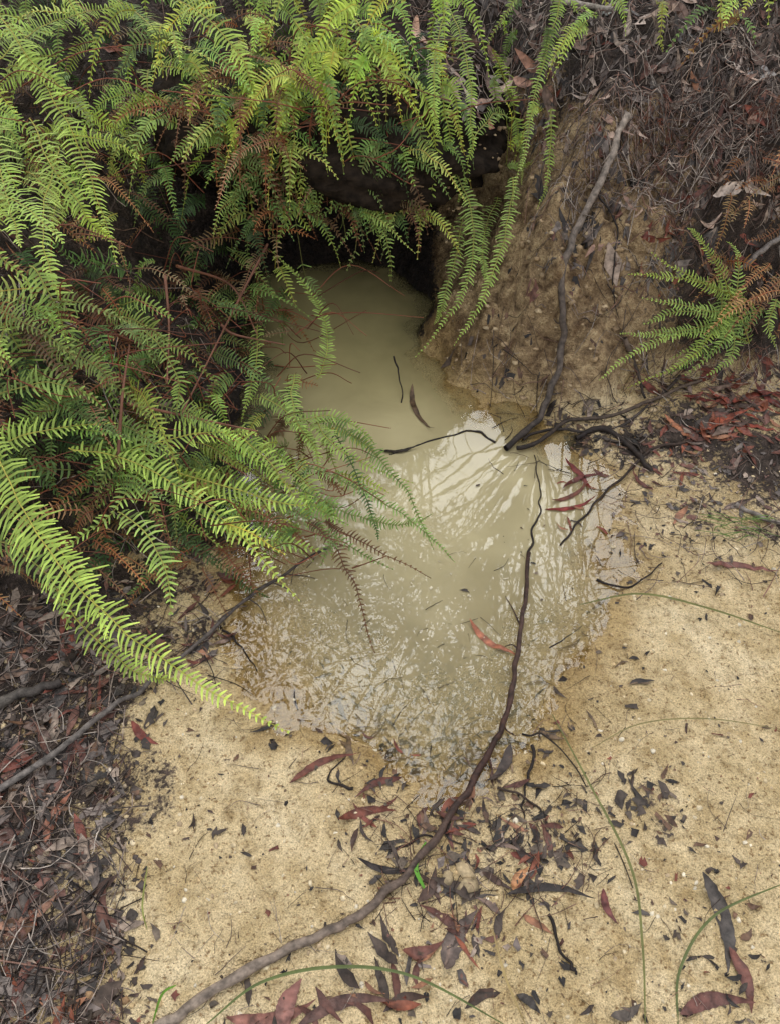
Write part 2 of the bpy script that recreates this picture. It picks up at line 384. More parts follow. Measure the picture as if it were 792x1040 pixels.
# ------------------------------------------------------------------ sticks
def upts(l,lift):
    return [P(a[0],a[1],a[2] if len(a)>2 else lift) for a in l]
def stick(name,l,r0,r1,c0,c1,lift=.006,per=10,sides=10,knob=.07,wob=.0024,twigs=0,mid=None):
    B=MB(); p=catmull(upts(l,lift),per); n=len(p)
    p=p+smn(n,5,3)*wob*np.array([1,1,.4])
    t=np.linspace(0,1,n); r=r0*(1-t)+r1*t
    c=np.asarray(c0)*(1-t[:,None])+np.asarray(c1)*t[:,None]
    if mid is not None:
        k=np.exp(-((t-mid[0])/mid[1])**2)[:,None]; c=c*(1-k)+np.asarray(mid[2])*k
    tube(B,p,r,c,sides,knob)
    for _ in range(twigs):
        k=rng.integers(2,n-2); d=nrm(rng.normal(0,1,3)*np.array([1,1,.25])); L=R(.02,.09)
        q=[p[k],p[k]+d*L*.5+rng.normal(0,.006,3),p[k]+d*L]
        q=catmull(q,4); q[:,2]=np.maximum(q[:,2],S(q[:,0],q[:,1])+.002)
        tube(B,q,np.linspace(r[k]*.4,.0008,len(q)),c[k],5,.05)
    return B.obj(name,M_twig)
wetb=(.035,.014,.009); dark=(.02,.013,.010)
stick("fallen_branch",[(150,1052),(200,1018),(290,965),(345,940),(385,915),(425,872),(462,825),(490,775),(510,735),(520,700),(527,650),(533,610),(537,562)],.0092,.0046,(.27,.21,.16),wetb,.010,twigs=4,mid=(.62,.28,(.05,.022,.015)))
stick("fallen_branch",[(536,565),(545,530),(549,500),(541,462)],.003,.0012,dark,dark,.004,sides=6)
stick("fallen_branch",[(637,116,.04),(622,150,.035),(600,205,.04),(578,250,.04),(570,300,.035),(572,345,.035),(560,395,.03),(545,428,.02),(512,455,.012)],.0095,.009,(.30,.24,.19),dark,.02,twigs=5,mid=(.55,.2,(.10,.075,.058)))
stick("tree_root",[(712,385),(680,398),(650,412),(610,424),(575,428),(548,448),(525,455)],.005,.006,(.11,.075,.05),dark,.014)
stick("tree_root",[(505,450),(480,438),(440,447),(395,462)],.004,.0015,dark,dark,.002)
stick("tree_root",[(585,445),(612,436),(648,462),(660,480)],.010,.006,dark,(.03,.02,.014),.008,knob=.14,twigs=2)
stick("tree_root",[(690,382),(640,428),(600,438),(560,436),(530,446)],.004,.004,(.06,.045,.035),dark,.010,twigs=4)
stick("fallen_branch",[(700,448),(660,458),(625,490),(600,515),(570,555)],.005,.0022,(.05,.03,.02),dark,.006,twigs=3)
stick("fallen_branch",[(-20,815),(60,762),(110,722),(160,688),(215,640),(262,600),(335,555)],.0065,.0035,(.17,.145,.125),(.05,.035,.028),.015,twigs=6)
stick("fallen_branch",[(-20,722),(20,706),(62,692)],.013,.009,(.13,.11,.09),(.04,.03,.025),.015)
stick("fallen_branch",[(815,225,.12),(790,243,.10),(768,258,.06),(748,275,.04)],.009,.006,(.25,.22,.2),(.14,.11,.09))
stick("fallen_branch",[(400,362,.06),(405,380,.03),(408,410,.0)],.0025,.0018,dark,dark,sides=6)
stick("fallen_branch",[(632,343),(645,372),(655,405)],.007,.004,(.14,.10,.075),dark,.015)
stick("fallen_branch",[(606,590),(640,596),(672,572)],.003,.0015,dark,dark,.004)
stick("fallen_branch",[(745,512),(775,526),(800,534)],.006,.004,(.25,.21,.18),(.2,.16,.13),.01)
stick("fallen_branch",[(360,800),(335,790),(350,768)],.003,.001,dark,dark,.004)
stick("fallen_branch",[(556,930),(572,968),(585,990)],.003,.002,dark,dark,.004)
stick("fallen_branch",[(560,658),(590,636)],.002,.001,dark,dark,.002)
stick("fallen_branch",[(225,640),(245,655),(262,682)],.003,.001,dark,dark,.004)
stick("fallen_branch",[(530,745),(560,752),(590,790),(640,900)],.0022,.001,dark,(.05,.035,.02),.004)
stick("fallen_branch",[(110,905),(150,910),(145,940)],.002,.001,(.2,.14,.08),(.2,.14,.08),.004)
stick("fallen_branch",[(600,190,.01),(625,230,.01),(620,290,.01),(635,340,.01)],.003,.001,dark,dark,.01)
stick("fallen_branch",[(560,0,.02),(600,6,.02),(640,14,.02)],.01,.008,(.4,.34,.27),(.32,.27,.22),.02)
stick("fallen_branch",[(540,758),(538,785),(530,812),(535,840)],.0035,.001,dark,dark,.004)
stick("fallen_branch",[(505,800),(540,815),(562,850)],.003,.001,(.05,.03,.02),dark,.005)
stick("fallen_branch",[(395,865),(430,850),(470,858)],.003,.001,dark,dark,.005)

# ------------------------------------------------------------------ grass blades
B=MB()
def grassb(l,w,c,lift=.012):
    p=catmull(upts(l,lift),10); n=len(p); t=np.linspace(0,1,n)
    T=nrm(np.gradient(p,axis=0)); sd=nrm(np.cross(T,(0,-.2,1))); ww=(w*np.sin(np.clip(t*.97+.03,0,1)*math.pi)**.5)[:,None]
    V=np.stack([p-sd*ww,p-np.array([0,0,.0012]),p+sd*ww],1).reshape(-1,3)
    i=np.arange(n-1)[:,None]*3
    B.add(V,np.concatenate([i+np.array([[0,1,4,3]]),i+np.array([[1,2,5,4]])]),None,np.asarray(c))
gc=(.18,.19,.07)
grassb([(588,614,.01),(650,603,.03),(720,618,.03),(800,645,.02)],.0026,gc)
grassb([(560,725,.005),(595,790,.02),(640,880,.03),(652,960,.02),(655,1050,.01)],.0024,gc)
grassb([(210,1040,.01),(265,998,.02),(340,982,.03),(420,992,.03),(520,1045,.01)],.0026,(.14,.18,.065))
grassb([(688,1045,.005),(690,985,.01),(725,930,.02),(800,895,.02)],.0024,(.14,.17,.065))
grassb([(600,760,.005),(650,735,.015),(720,730,.015),(800,742,.01)],.0014,(.28,.25,.12))
grassb([(432,855,.008),(422,880,.015),(432,905,.005)],.0040,(.16,.42,.05))
grassb([(500,945,.01),(512,990,.02),(535,1045,.01)],.002,(.42,.32,.15))
grassb([(150,880,.005),(145,920,.03),(150,945,.0)],.0016,(.3,.33,.1))
grassb([(155,1040,.0),(165,1010,.04),(180,1000,.05)],.002,(.14,.3,.04))
for k in range(26):
    u,v=R(730,800),R(525,550); grassb([(u,v,.0),(u-R(5,15),v-4,.03),(u-R(15,40),v+R(-12,4),.015)],.0012,(.16,.25,.07))
B.obj("grass_blades",M_fern)

# ------------------------------------------------------------------ leaves / litter
RB=lambda:[(.15,.042,.026),(.19,.06,.032),(.10,.04,.028),(.07,.04,.028),(.26,.12,.065),(.05,.034,.025),(.15,.10,.075)][rng.choice(7,p=[.17,.12,.2,.2,.08,.14,.09])]
DK=lambda:[(.035,.027,.021),(.05,.037,.028),(.075,.052,.038),(.022,.017,.014),(.11,.08,.055),(.13,.07,.04)][rng.integers(6)]
GB=lambda:[(.08,.065,.055),(.13,.10,.085),(.19,.15,.125),(.05,.04,.034),(.27,.2,.15),(.15,.07,.05)][rng.integers(6)]
PALE=lambda:[(.40,.28,.21),(.48,.37,.30),(.30,.18,.13),(.2,.13,.10)][rng.integers(4)]
def hero(u,v,u2,v2,W,col,curl=.08,bend=.08,lift=.004,twist=.6):
    a=P(u,v);b=P(u2,v2); c=(a+b)/2; c[2]=S(c[0],c[1])
    B=MB(); leaf(B,c,math.atan2(b[1]-a[1],b[0]-a[0]),np.linalg.norm((b-a)[:2])*1.05,W*.8,col,(R(-.05,.05),R(-.15,.15)),curl,bend*rng.choice([-1.4,1.4]),lift,twist=twist,n=21,rag=.06)
    B.obj("fallen_leaf",M_leaf)
hero(475,635,522,668,.024,(.27,.095,.05))
hero(555,520,605,508,.02,(.15,.02,.015)); hero(575,470,600,500,.026,(.12,.02,.015),.15); hero(570,495,612,480,.02,(.09,.02,.015)); hero(560,512,598,492,.02,(.10,.03,.018),.12)
hero(0,945,62,912,.035,(.38,.20,.13),.15); hero(45,855,72,808,.03,(.27,.11,.065)); hero(22,808,75,806,.02,(.32,.2,.14))
hero(712,890,745,985,.045,(.075,.062,.053),.1,.12); hero(742,965,765,1030,.03,(.14,.055,.04)); hero(690,1025,760,1015,.035,(.12,.05,.038),.15)
hero(285,1045,305,995,.045,(.2,.09,.07),.12); hero(235,1040,320,1022,.035,(.21,.09,.065),.15); hero(305,1035,400,1012,.03,(.10,.052,.04),.15)
hero(295,792,360,765,.022,(.12,.04,.025),.12); hero(345,832,400,822,.028,(.12,.035,.02),.15); hero(405,790,360,810,.02,(.09,.03,.02))
hero(515,905,600,910,.022,(.03,.022,.018)); hero(365,878,430,884,.018,(.03,.022,.019),.15); hero(545,880,515,850,.02,(.04,.026,.02))
hero(520,905,535,882,.03,(.42,.2,.09),.2); hero(520,760,495,800,.03,(.05,.035,.028))
hero(450,985,480,925,.05,(.12,.085,.068),.1); hero(410,970,450,960,.03,(.13,.05,.035),.15); hero(610,905,625,940,.02,(.13,.04,.033))
hero(415,395,436,440,.024,(.09,.055,.03),.12); hero(385,460,425,456,.02,(.03,.022,.015))
hero(710,440,755,420,.045,(.25,.06,.03),.15); hero(675,425,700,450,.03,(.30,.12,.06),.2); hero(740,410,790,400,.04,(.15,.035,.022),.15); hero(720,400,770,430,.03,(.2,.05,.03),.2)
hero(740,430,790,440,.03,(.18,.04,.025),.1); hero(690,405,725,412,.03,(.12,.025,.018),.1); hero(715,575,785,582,.028,(.14,.055,.04),.15); hero(765,395,795,420,.04,(.11,.025,.018),.2)
hero(470,55,488,18,.045,(.45,.32,.25),.2); hero(418,28,440,52,.045,(.42,.24,.15),.2); hero(508,80,522,125,.045,(.5,.33,.25),.2); hero(718,203,770,217,.05,(.52,.42,.35),.2)
hero(550,85,562,132,.05,(.4,.22,.15),.2); hero(530,60,565,78,.04,(.34,.17,.11),.2); hero(755,60,795,70,.05,(.42,.38,.35),.15); hero(645,14,600,0,.05,(.5,.42,.34),.2)
hero(490,120,500,152,.035,(.36,.17,.11)); hero(520,95,545,85,.04,(.45,.25,.18),.2); hero(640,8,600,-6,.03,(.6,.6,.55),.1)
hero(135,735,160,758,.025,(.18,.05,.035),.15); hero(20,735,55,750,.03,(.14,.09,.07)); hero(0,690,40,680,.03,(.16,.1,.07),.15)
hero(660,500,640,480,.02,(.1,.03,.02)); hero(525,1010,548,1030,.022,(.045,.036,.03)); hero(620,1035,650,1022,.025,(.09,.07,.055))

LIT=MB()
def scatter(B,n,us,vs,colf,Lr,Wr,curl=(.02,.18),tilt=.15,water=False,sub=False):
    for _ in range(n):
        p=P(R(*us),R(*vs)); L=R(*Lr)
        if not sub and bad(p,water): continue
        leaf(B,p,R(0,6.28),L,L*R(*Wr),colf(),(rng.normal(0,tilt),rng.normal(0,tilt)),R(*curl),R(-.2,.2),R(.001,.008),twist=R(-1.2,1.2),n=7,sub=sub,rag=.16)
def flakes(B,n,u,v,su,sv,rr,colf,gauss=True,water=False,sub=False):
    for _ in range(n):
        uu,vv=(u+rng.normal(0,su),v+rng.normal(0,sv)) if gauss else (R(u,su),R(v,sv))
        p=P(uu,vv)
        if not sub and bad(p,water): continue
        flake(B,p,rr[0]+(rr[1]-rr[0])*R()**2,colf(),R(1,2.8),sub)
def sc_blob(B,n,u,v,su,sv,colf,Lr,Wr,**k):
    for _ in range(n):
        uu=u+rng.normal(0,su); vv=v+rng.normal(0,sv); scatter(B,1,(uu,uu+1),(vv,vv+1),colf,Lr,Wr,**k)
scatter(LIT,60,(-20,105),(620,1050),RB,(.03,.10),(.14,.28)); scatter(LIT,150,(-20,120),(600,1050),GB,(.02,.09),(.15,.35)); scatter(LIT,50,(-20,110),(600,1050),DK,(.02,.09),(.2,.4))
flakes(LIT,420,-20,600,125,1050,(.003,.014),GB,False); flakes(LIT,220,-20,600,160,1050,(.003,.010),DK,False)
scatter(LIT,35,(60,260),(590,680),RB,(.03,.08),(.14,.3)); scatter(LIT,30,(60,240),(590,700),GB,(.02,.07),(.2,.4))
sc_blob(LIT,34,460,828,62,22,RB,(.02,.07),(.14,.3)); sc_blob(LIT,16,480,850,70,35,DK,(.02,.05),(.2,.4))
flakes(LIT,170,490,850,65,32,(.002,.010),DK); flakes(LIT,60,470,930,55,45,(.002,.008),GB); flakes(LIT,60,655,815,20,18,(.002,.010),DK)
sc_blob(LIT,26,455,930,50,45,RB,(.03,.08),(.15,.35)); flakes(LIT,60,560,840,35,40,(.002,.008),DK); sc_blob(LIT,14,420,1010,60,22,RB,(.03,.08),(.15,.3))
sc_blob(LIT,50,730,450,50,40,RB,(.03,.08),(.15,.3)); flakes(LIT,300,720,480,60,40,(.002,.009),GB); sc_blob(LIT,90,742,412,34,20,RB,(.04,.09),(.2,.4)); flakes(LIT,90,700,570,70,35,(.0015,.006),DK)
flakes(LIT,110,615,445,40,16,(.002,.010),DK); sc_blob(LIT,18,600,455,35,18,DK,(.03,.07),(.15,.3))
scatter(LIT,120,(430,800),(-20,120),GB,(.03,.10),(.15,.35),(.05,.25),.35); scatter(LIT,70,(430,800),(-20,140),PALE,(.05,.12),(.18,.38),(.05,.25),.35); scatter(LIT,50,(540,800),(50,260),PALE,(.03,.09),(.15,.35),(.05,.25),.35); scatter(LIT,40,(430,800),(-20,200),RB,(.03,.09),(.15,.35),(.05,.25),.35)
scatter(LIT,130,(650,800),(100,400),RB,(.03,.09),(.15,.35),(.05,.25),.35); flakes(LIT,700,540,-10,800,300,(.003,.014),GB,False); flakes(LIT,200,430,-10,560,140,(.003,.014),GB,False)
scatter(LIT,200,(-20,430),(0,600),RB,(.03,.09),(.15,.35),(.05,.25),.35)
flakes(LIT,260,110,620,790,1045,(.0008,.006),DK,False); flakes(LIT,110,110,720,790,1045,(.001,.007),RB,False); flakes(LIT,25,300,1000,90,40,(.001,.007),DK)
sc_blob(LIT,16,740,980,35,40,DK,(.01,.03),(.2,.5)); flakes(LIT,50,720,960,50,60,(.001,.006),DK)
flakes(LIT,130,450,130,670,430,(.002,.010),DK,False)
SUB=lambda:[(.20,.13,.07),(.12,.075,.04),(.06,.042,.03),(.03,.022,.018)][rng.integers(4)]
for u,v,su,sv,n in [(450,745,55,28,60),(360,700,45,35,24),(560,640,40,60,14),(460,670,70,45,20)]:
    sc_blob(LIT,n,u,v,su,sv,SUB,(.02,.065),(.1,.28),sub=True); flakes(LIT,n*2,u,v,su,sv,(.002,.008),SUB,sub=True)
flakes(LIT,34,430,620,70,50,(.001,.004),lambda:(.5,.43,.3),water=True)
sc_blob(LIT,8,580,520,22,30,RB,(.02,.05),(.15,.3),water=True); sc_blob(LIT,8,440,770,60,16,RB,(.02,.05),(.15,.3),water=True); flakes(LIT,30,560,560,40,60,(.001,.004),DK,water=True)
LIT.obj("leaf_litter",M_leaf)

# fine twigs, rootlets, needles
TW=MB()
def needles(n,us,vs,Lr,r,cols,lift=(.002,.02),bend=.25,water=False):
    for _ in range(n):
        p=P(R(*us),R(*vs)); a=R(0,6.28); L=R(*Lr); d=np.array([math.cos(a),math.sin(a),0])*L
        if bad(p,water): continue
        q=np.stack([p-d*.5,p+rng.normal(0,bend*L*.4,3)*[1,1,0],p+d*.5]); q=catmull(q,3)
        q[:,2]=S(q[:,0],q[:,1])+R(*lift)+rng.normal(0,.002,len(q))
        if np.ptp(q[:,2])>L*1.1: continue
        q[-1,2]+=R(0,.4)*lift[1]
        tube(TW,q,np.linspace(r,r*.4,len(q))*R(.6,1.5),np.array(cols[rng.integers(len(cols))])*R(.6,1.4),4)
brn=[(.2,.15,.12),(.13,.092,.075),(.3,.23,.18),(.07,.05,.042),(.22,.12,.085),(.4,.33,.27)]
redn=[(.18,.085,.055),(.12,.06,.042),(.22,.13,.085),(.07,.038,.028)]
dkt=[(.03,.02,.015),(.05,.03,.02),(.02,.014,.012)]
needles(1500,(420,800),(-20,210),(.04,.16),.0011,brn,(.003,.03)); needles(900,(640,800),(100,400),(.04,.15),.0011,brn+redn,(.003,.04))
needles(500,(-20,430),(0,600),(.05,.25),.0013,redn+brn,(.01,.12)); needles(600,(-20,130),(600,1050),(.03,.14),.0011,brn+dkt,(.002,.015))
needles(120,(100,270),(590,700),(.03,.12),.0012,dkt+brn,(.002,.012)); needles(170,(380,620),(790,940),(.02,.09),.0008,dkt+redn,(.001,.008))
needles(230,(600,800),(400,600),(.03,.12),.001,brn+dkt,(.002,.015)); needles(190,(120,790),(650,1045),(.012,.08),.0006,dkt+brn,(.001,.006))
needles(260,(460,680),(120,430),(.03,.16),.0011,dkt+brn,(.002,.015)); needles(60,(500,660),(400,480),(.03,.1),.0012,dkt,(.002,.01),water=True)
needles(40,(300,640),(560,790),(.02,.07),.0007,dkt,(.001,.002),water=True)
TW.obj("twig_litter",M_twig)

# grit and pebbles
PB=MB()
ico_v=nrm(np.array([(-1,1.6,0),(1,1.6,0),(-1,-1.6,0),(1,-1.6,0),(0,-1,1.6),(0,1,1.6),(0,-1,-1.6),(0,1,-1.6),(1.6,0,-1),(1.6,0,1),(-1.6,0,-1),(-1.6,0,1)],float))
ico_f=np.array([(0,11,5),(0,5,1),(0,1,7),(0,7,10),(0,10,11),(1,5,9),(5,11,4),(11,10,2),(10,7,6),(7,1,8),(3,9,4),(3,4,2),(3,2,6),(3,6,8),(3,8,9),(4,9,5),(2,4,11),(6,2,10),(8,6,7),(9,8,1)])
def peb(n,us,vs,r,cols,pw=3):
    for _ in range(n):
        p=P(R(*us),R(*vs)); s=r[0]+(r[1]-r[0])*R()**pw
        if inwater(p): continue
        v=ico_v*(1+rng.normal(0,.18,(12,1)))*s*np.array([R(.7,1.3),R(.7,1.3),R(.4,.75)])
        a=R(0,6.28); c,s2=math.cos(a),math.sin(a); v=v@np.array([[c,s2,0],[-s2,c,0],[0,0,1]])
        PB.add(v+p+[0,0,s*.1],None,ico_f,np.array(cols[rng.integers(len(cols))])*R(.8,1.2))
sc=[(.62,.48,.28),(.68,.55,.35),(.52,.37,.19),(.50,.37,.22),(.72,.62,.45)]
fcs=[(.36,.25,.14),(.28,.19,.10),(.42,.31,.18),(.2,.13,.07)]
peb(3200,(110,800),(600,1050),(.0012,.006),sc,4); peb(700,(110,800),(600,1050),(.001,.0035),[(.07,.05,.035),(.18,.12,.07)])
peb(900,(450,680),(130,440),(.002,.012),fcs,5); peb(300,(560,800),(450,620),(.0015,.007),sc)
peb(12,(80,130),(1005,1030),(.004,.013),[(.3,.18,.09)]); peb(4,(445,475),(880,900),(.014,.022),[(.4,.3,.17)]); peb(600,(-10,150),(640,1045),(.002,.009),[(.08,.06,.05),(.3,.23,.15),(.5,.38,.22)])
PB.obj("gravel",M_stone)

# ------------------------------------------------------------------ ferns
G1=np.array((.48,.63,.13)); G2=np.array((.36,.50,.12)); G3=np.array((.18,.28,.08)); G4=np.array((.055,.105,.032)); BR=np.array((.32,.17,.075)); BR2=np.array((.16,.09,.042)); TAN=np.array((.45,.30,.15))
stemc=np.array((.20,.07,.04))
def hb(B,l,w,col,spc=.0115,**k):
    a,b,c=[P(x[0],x[1],x[2]) for x in l]
    mid=2*b-.5*(a+c)
    blade(B,a,mid,c,w,spc,col*R(.85,1.15),**k)
def massb(B,n,us,vs,lift,Lr,w,cols,lat=(-.4,.4),down=(.2,.7),spc=.0105,out=(.2,.6),nh=(0,-.55,.8),**k):
    for _ in range(n):
        p=P(R(*us),R(*vs),R(*lift)); L=R(*Lr); lx=R(*lat)*L; o=R(*out); dn=R(*down)
        p1=p+np.array([lx*R(.3,.7),-o*L*.6,R(.05,.3)*L]); p2=p+np.array([lx,-o*L,-dn*L])
        c=cols[rng.integers(len(cols))]*R(.65,1.3)*np.array([R(.85,1.25),1,R(.8,1.1)])
        blade(B,p,p1,p2,R(*w)*.84,spc*R(.8,1.15),c,nh=nh,**k)
def stems(B,n,us,vs,lift,Lr,col=stemc,r=.0017):
    for _ in range(n):
        p=P(R(*us),R(*vs),R(*lift)); L=R(*Lr); a=R(-1.2,1.2)
        q=catmull([p,p+np.array([a*L*.4,-.1*L,.3*L])+rng.normal(0,.025,3),p+np.array([a*L,-.3*L,.35*L])+rng.normal(0,.03,3)],6)
        tube(B,q,np.linspace(r,r*.6,len(q)),np.asarray(col)*R(.6,1.8),4)

# upper-left thicket
F=MB()
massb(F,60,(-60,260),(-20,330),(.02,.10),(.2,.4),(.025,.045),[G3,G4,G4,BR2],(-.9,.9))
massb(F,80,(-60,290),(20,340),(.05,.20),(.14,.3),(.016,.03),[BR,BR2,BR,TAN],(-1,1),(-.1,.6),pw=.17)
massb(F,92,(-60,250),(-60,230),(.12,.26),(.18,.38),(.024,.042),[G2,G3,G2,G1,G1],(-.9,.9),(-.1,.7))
massb(F,22,(150,300),(60,300),(.08,.2),(.16,.3),(.02,.034),[G2,G3,BR2],(-.8,.8),(.0,.7))
stems(F,90,(-20,330),(40,420),(.04,.2),(.12,.35))
for l,w in [(((20,50,.3),(80,150,.3),(120,272,.22)),.046),(((-20,100,.3),(5,190,.3),(22,250,.25)),.045),(((120,0,.3),(205,75,.28),(240,155,.2)),.04),(((0,60,.3),(60,20,.3),(130,5,.25)),.045),
            (((160,-10,.3),(240,50,.28),(262,130,.2)),.04),(((60,150,.3),(45,230,.28),(60,300,.2)),.04),(((-10,0,.3),(60,90,.3),(140,140,.25)),.04),(((30,120,.3),(75,200,.28),(115,240,.2)),.04)]:
    hb(F,l,w,G1*.9)
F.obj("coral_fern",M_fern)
# top centre, hanging over the hollow
F=MB()
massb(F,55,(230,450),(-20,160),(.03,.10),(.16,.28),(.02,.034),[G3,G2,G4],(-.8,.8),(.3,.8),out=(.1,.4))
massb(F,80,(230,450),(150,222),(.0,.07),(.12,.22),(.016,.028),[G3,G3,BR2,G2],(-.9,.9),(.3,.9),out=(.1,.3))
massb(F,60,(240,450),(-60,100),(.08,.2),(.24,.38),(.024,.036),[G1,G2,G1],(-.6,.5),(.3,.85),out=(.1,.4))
massb(F,14,(230,420),(20,180),(.05,.14),(.15,.28),(.02,.028),[BR2,BR,TAN],(-.9,.9),(.1,.8),out=(.1,.4),pw=.17)
stems(F,30,(230,450),(20,220),(.02,.1),(.1,.25))
for l,w in [(((280,60,.2),(290,150,.2),(325,215,.12)),.03),(((330,70,.2),(350,160,.18),(385,240,.1)),.03),(((395,70,.2),(440,130,.18),(425,248,.1)),.03),(((300,20,.22),(330,110,.2),(325,200,.12)),.03),
            (((360,20,.2),(400,80,.2),(445,150,.1)),.03),(((350,120,.14),(370,190,.12),(400,235,.08)),.026),(((290,150,.12),(300,210,.12),(330,250,.08)),.024)]:
    hb(F,l,w,G1*.9)
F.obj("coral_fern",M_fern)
# narrow hanging fronds right of the hollow
F=MB()
for l,w in [(((462,175,.12),(478,270,.12),(422,362,.08)),.028),(((520,180,.1),(505,265,.1),(462,352,.06)),.026),(((440,-20,.15),(478,90,.12),(465,210,.08)),.023),(((575,-20,.12),(545,90,.1),(520,210,.06)),.022),
            (((500,50,.12),(525,130,.1),(530,190,.05)),.022),(((560,110,.1),(556,170,.08),(545,212,.04)),.02),(((440,60,.14),(455,130,.12),(462,190,.08)),.023),(((480,150,.1),(520,170,.1),(562,150,.06)),.02),
            (((470,220,.1),(455,290,.1),(440,330,.06)),.024),(((455,0,.15),(440,80,.15),(450,150,.1)),.024),(((505,200,.1),(490,250,.1),(500,290,.05)),.022)]:
    hb(F,l,w,G2*1.0,.0095)
massb(F,14,(430,560),(-20,160),(.03,.08),(.15,.28),(.016,.024),[G2,G3,G1],(-.6,.6),(.5,.9),out=(.1,.2),spc=.0095)
F.obj("coral_fern",M_fern)
# middle-left thicket
F=MB()
massb(F,80,(-60,300),(300,560),(.02,.08),(.16,.32),(.024,.04),[G4,G4,G3,BR2],(-.9,.9))
massb(F,60,(-60,330),(290,560),(.05,.17),(.12,.26),(.016,.03),[BR,BR2,TAN,G3],(-1,1),(-.1,.5),pw=.17)
massb(F,80,(-60,270),(290,500),(.08,.2),(.16,.30),(.024,.038),[G3,G2,G3,G2],(-1,1.0),(-.1,.6))
massb(F,38,(180,340),(420,540),(.06,.16),(.14,.26),(.018,.03),[G2,G3,G1],(-.5,1.0),(.0,.5),spc=.0095)
stems(F,110,(-20,330),(290,570),(.04,.2),(.1,.3))
for l,w in [(((30,270,.2),(60,320,.2),(75,395,.12)),.04),(((322,385,.2),(328,320,.2),(272,252,.16)),.024),(((262,330,.2),(258,380,.18),(245,428,.1)),.028),(((-10,320,.2),(30,370,.18),(50,420,.12)),.04),(((140,330,.2),(180,380,.2),(170,430,.12)),.03)]:
    hb(F,l,w,G2)
for l in [((272,248,.22),(240,310,.24),(185,420,.2)),((168,280,.22),(172,330,.24),(170,390,.2)),((130,410,.24),(200,425,.24),(262,438,.22)),((120,470,.2),(125,400,.24),(132,350,.22)),((225,330,.22),(240,340,.22),(290,350,.18)),((180,270,.24),(235,290,.24),(262,340,.22))]:
    tube(F,catmull([P(*x) for x in l],8),np.linspace(.004,.0018,17),(.30,.14,.09),6,.04)
F.obj("coral_fern",M_fern)
# bright arching fronds lower left
F=MB()
for l,w,c in [(((-10,440,.24),(95,610,.2),(295,742,.02)),.052,G1*1.05),(((70,455,.22),(190,500,.2),(305,612,.08)),.043,G1*1.05),(((-20,460,.22),(45,436,.24),(118,430,.2)),.042,G1*1.1),(((-20,500,.22),(60,560,.2),(110,650,.12)),.045,G1),
            (((110,470,.2),(190,442,.22),(262,442,.18)),.04,G1),(((120,520,.2),(160,560,.18),(175,625,.1)),.04,G2*1.2),(((0,400,.24),(60,390,.25),(110,420,.2)),.036,G2),(((180,480,.2),(270,505,.18),(345,520,.1)),.036,G1),
            (((150,430,.2),(130,500,.2),(60,560,.14)),.036,G2),(((-20,545,.18),(40,575,.16),(70,640,.1)),.04,G2),(((200,520,.16),(260,545,.14),(330,560,.08)),.03,G2),(((230,440,.2),(275,470,.18),(320,540,.1)),.03,G1),
            (((60,600,.1),(120,670,.1),(180,690,.03)),.036,G1*.9)]:
    hb(F,l,w,c,.0122)
massb(F,16,(-20,230),(540,600),(.04,.12),(.12,.22),(.016,.026),[BR,BR2,TAN],(-1,1),(-.1,.5),pw=.17)
F.obj("coral_fern",M_fern)
# fine fronds trailing over the pool
F=MB()
for l,w,c in [(((325,425,.18),(390,470,.14),(440,560,.05)),.023,G3),(((300,470,.18),(390,510,.14),(462,572,.05)),.024,G3),(((310,530,.15),(350,575,.12),(382,665,.03)),.018,BR2),(((290,430,.2),(345,425,.18),(380,450,.12)),.024,G2),
            (((300,490,.16),(380,530,.12),(440,522,.06)),.022,G3),(((320,420,.18),(350,460,.15),(420,490,.08)),.023,G2),(((280,500,.16),(330,540,.12),(400,580,.05)),.023,G3),(((340,440,.16),(370,500,.12),(385,550,.06)),.02,G4*1.5),
            (((330,530,.12),(365,550,.1),(440,590,.04)),.018,BR2),(((300,380,.2),(300,420,.18),(330,470,.1)),.026,G2),(((265,400,.2),(310,440,.16),(330,500,.1)),.026,G2)]:
    hb(F,l,w,c,.009)
massb(F,20,(285,345),(430,550),(.08,.16),(.12,.22),(.016,.024),[G3,G2,BR2],(-.5,1.0),(-.1,.5),spc=.009)
stems(F,16,(290,370),(460,580),(.0,.08),(.1,.2))
F.obj("coral_fern",M_fern)
# right-hand fern
F=MB()
base=(770,330)
for u,v in [(600,385),(625,345),(650,300),(665,255),(690,235),(640,395),(680,385),(700,380),(730,245),(720,385),(790,350),(655,330),(670,360),(640,280)]:
    hb(F,((base[0]+R(-50,20),base[1]+R(-35,25),.06),((base[0]+u)/2,(base[1]+v)/2-R(0,20),.10),(u+R(-8,8),v+R(-8,8),.03)),R(.02,.03),[G1*.8,G2,G2,G3][rng.integers(4)],.0095)
massb(F,26,(730,830),(130,320),(.02,.1),(.12,.26),(.018,.026),[BR,BR2,TAN],(-1,.6),(-.1,.6),pw=.17)
massb(F,13,(710,830),(-50,25),(.05,.12),(.16,.26),(.02,.03),[G1,G2,G3],(-.7,.5))
massb(F,8,(580,800),(-20,30),(.03,.1),(.15,.25),(.02,.03),[BR,G2],(-.8,.8))
F.obj("coral_fern",M_fern)

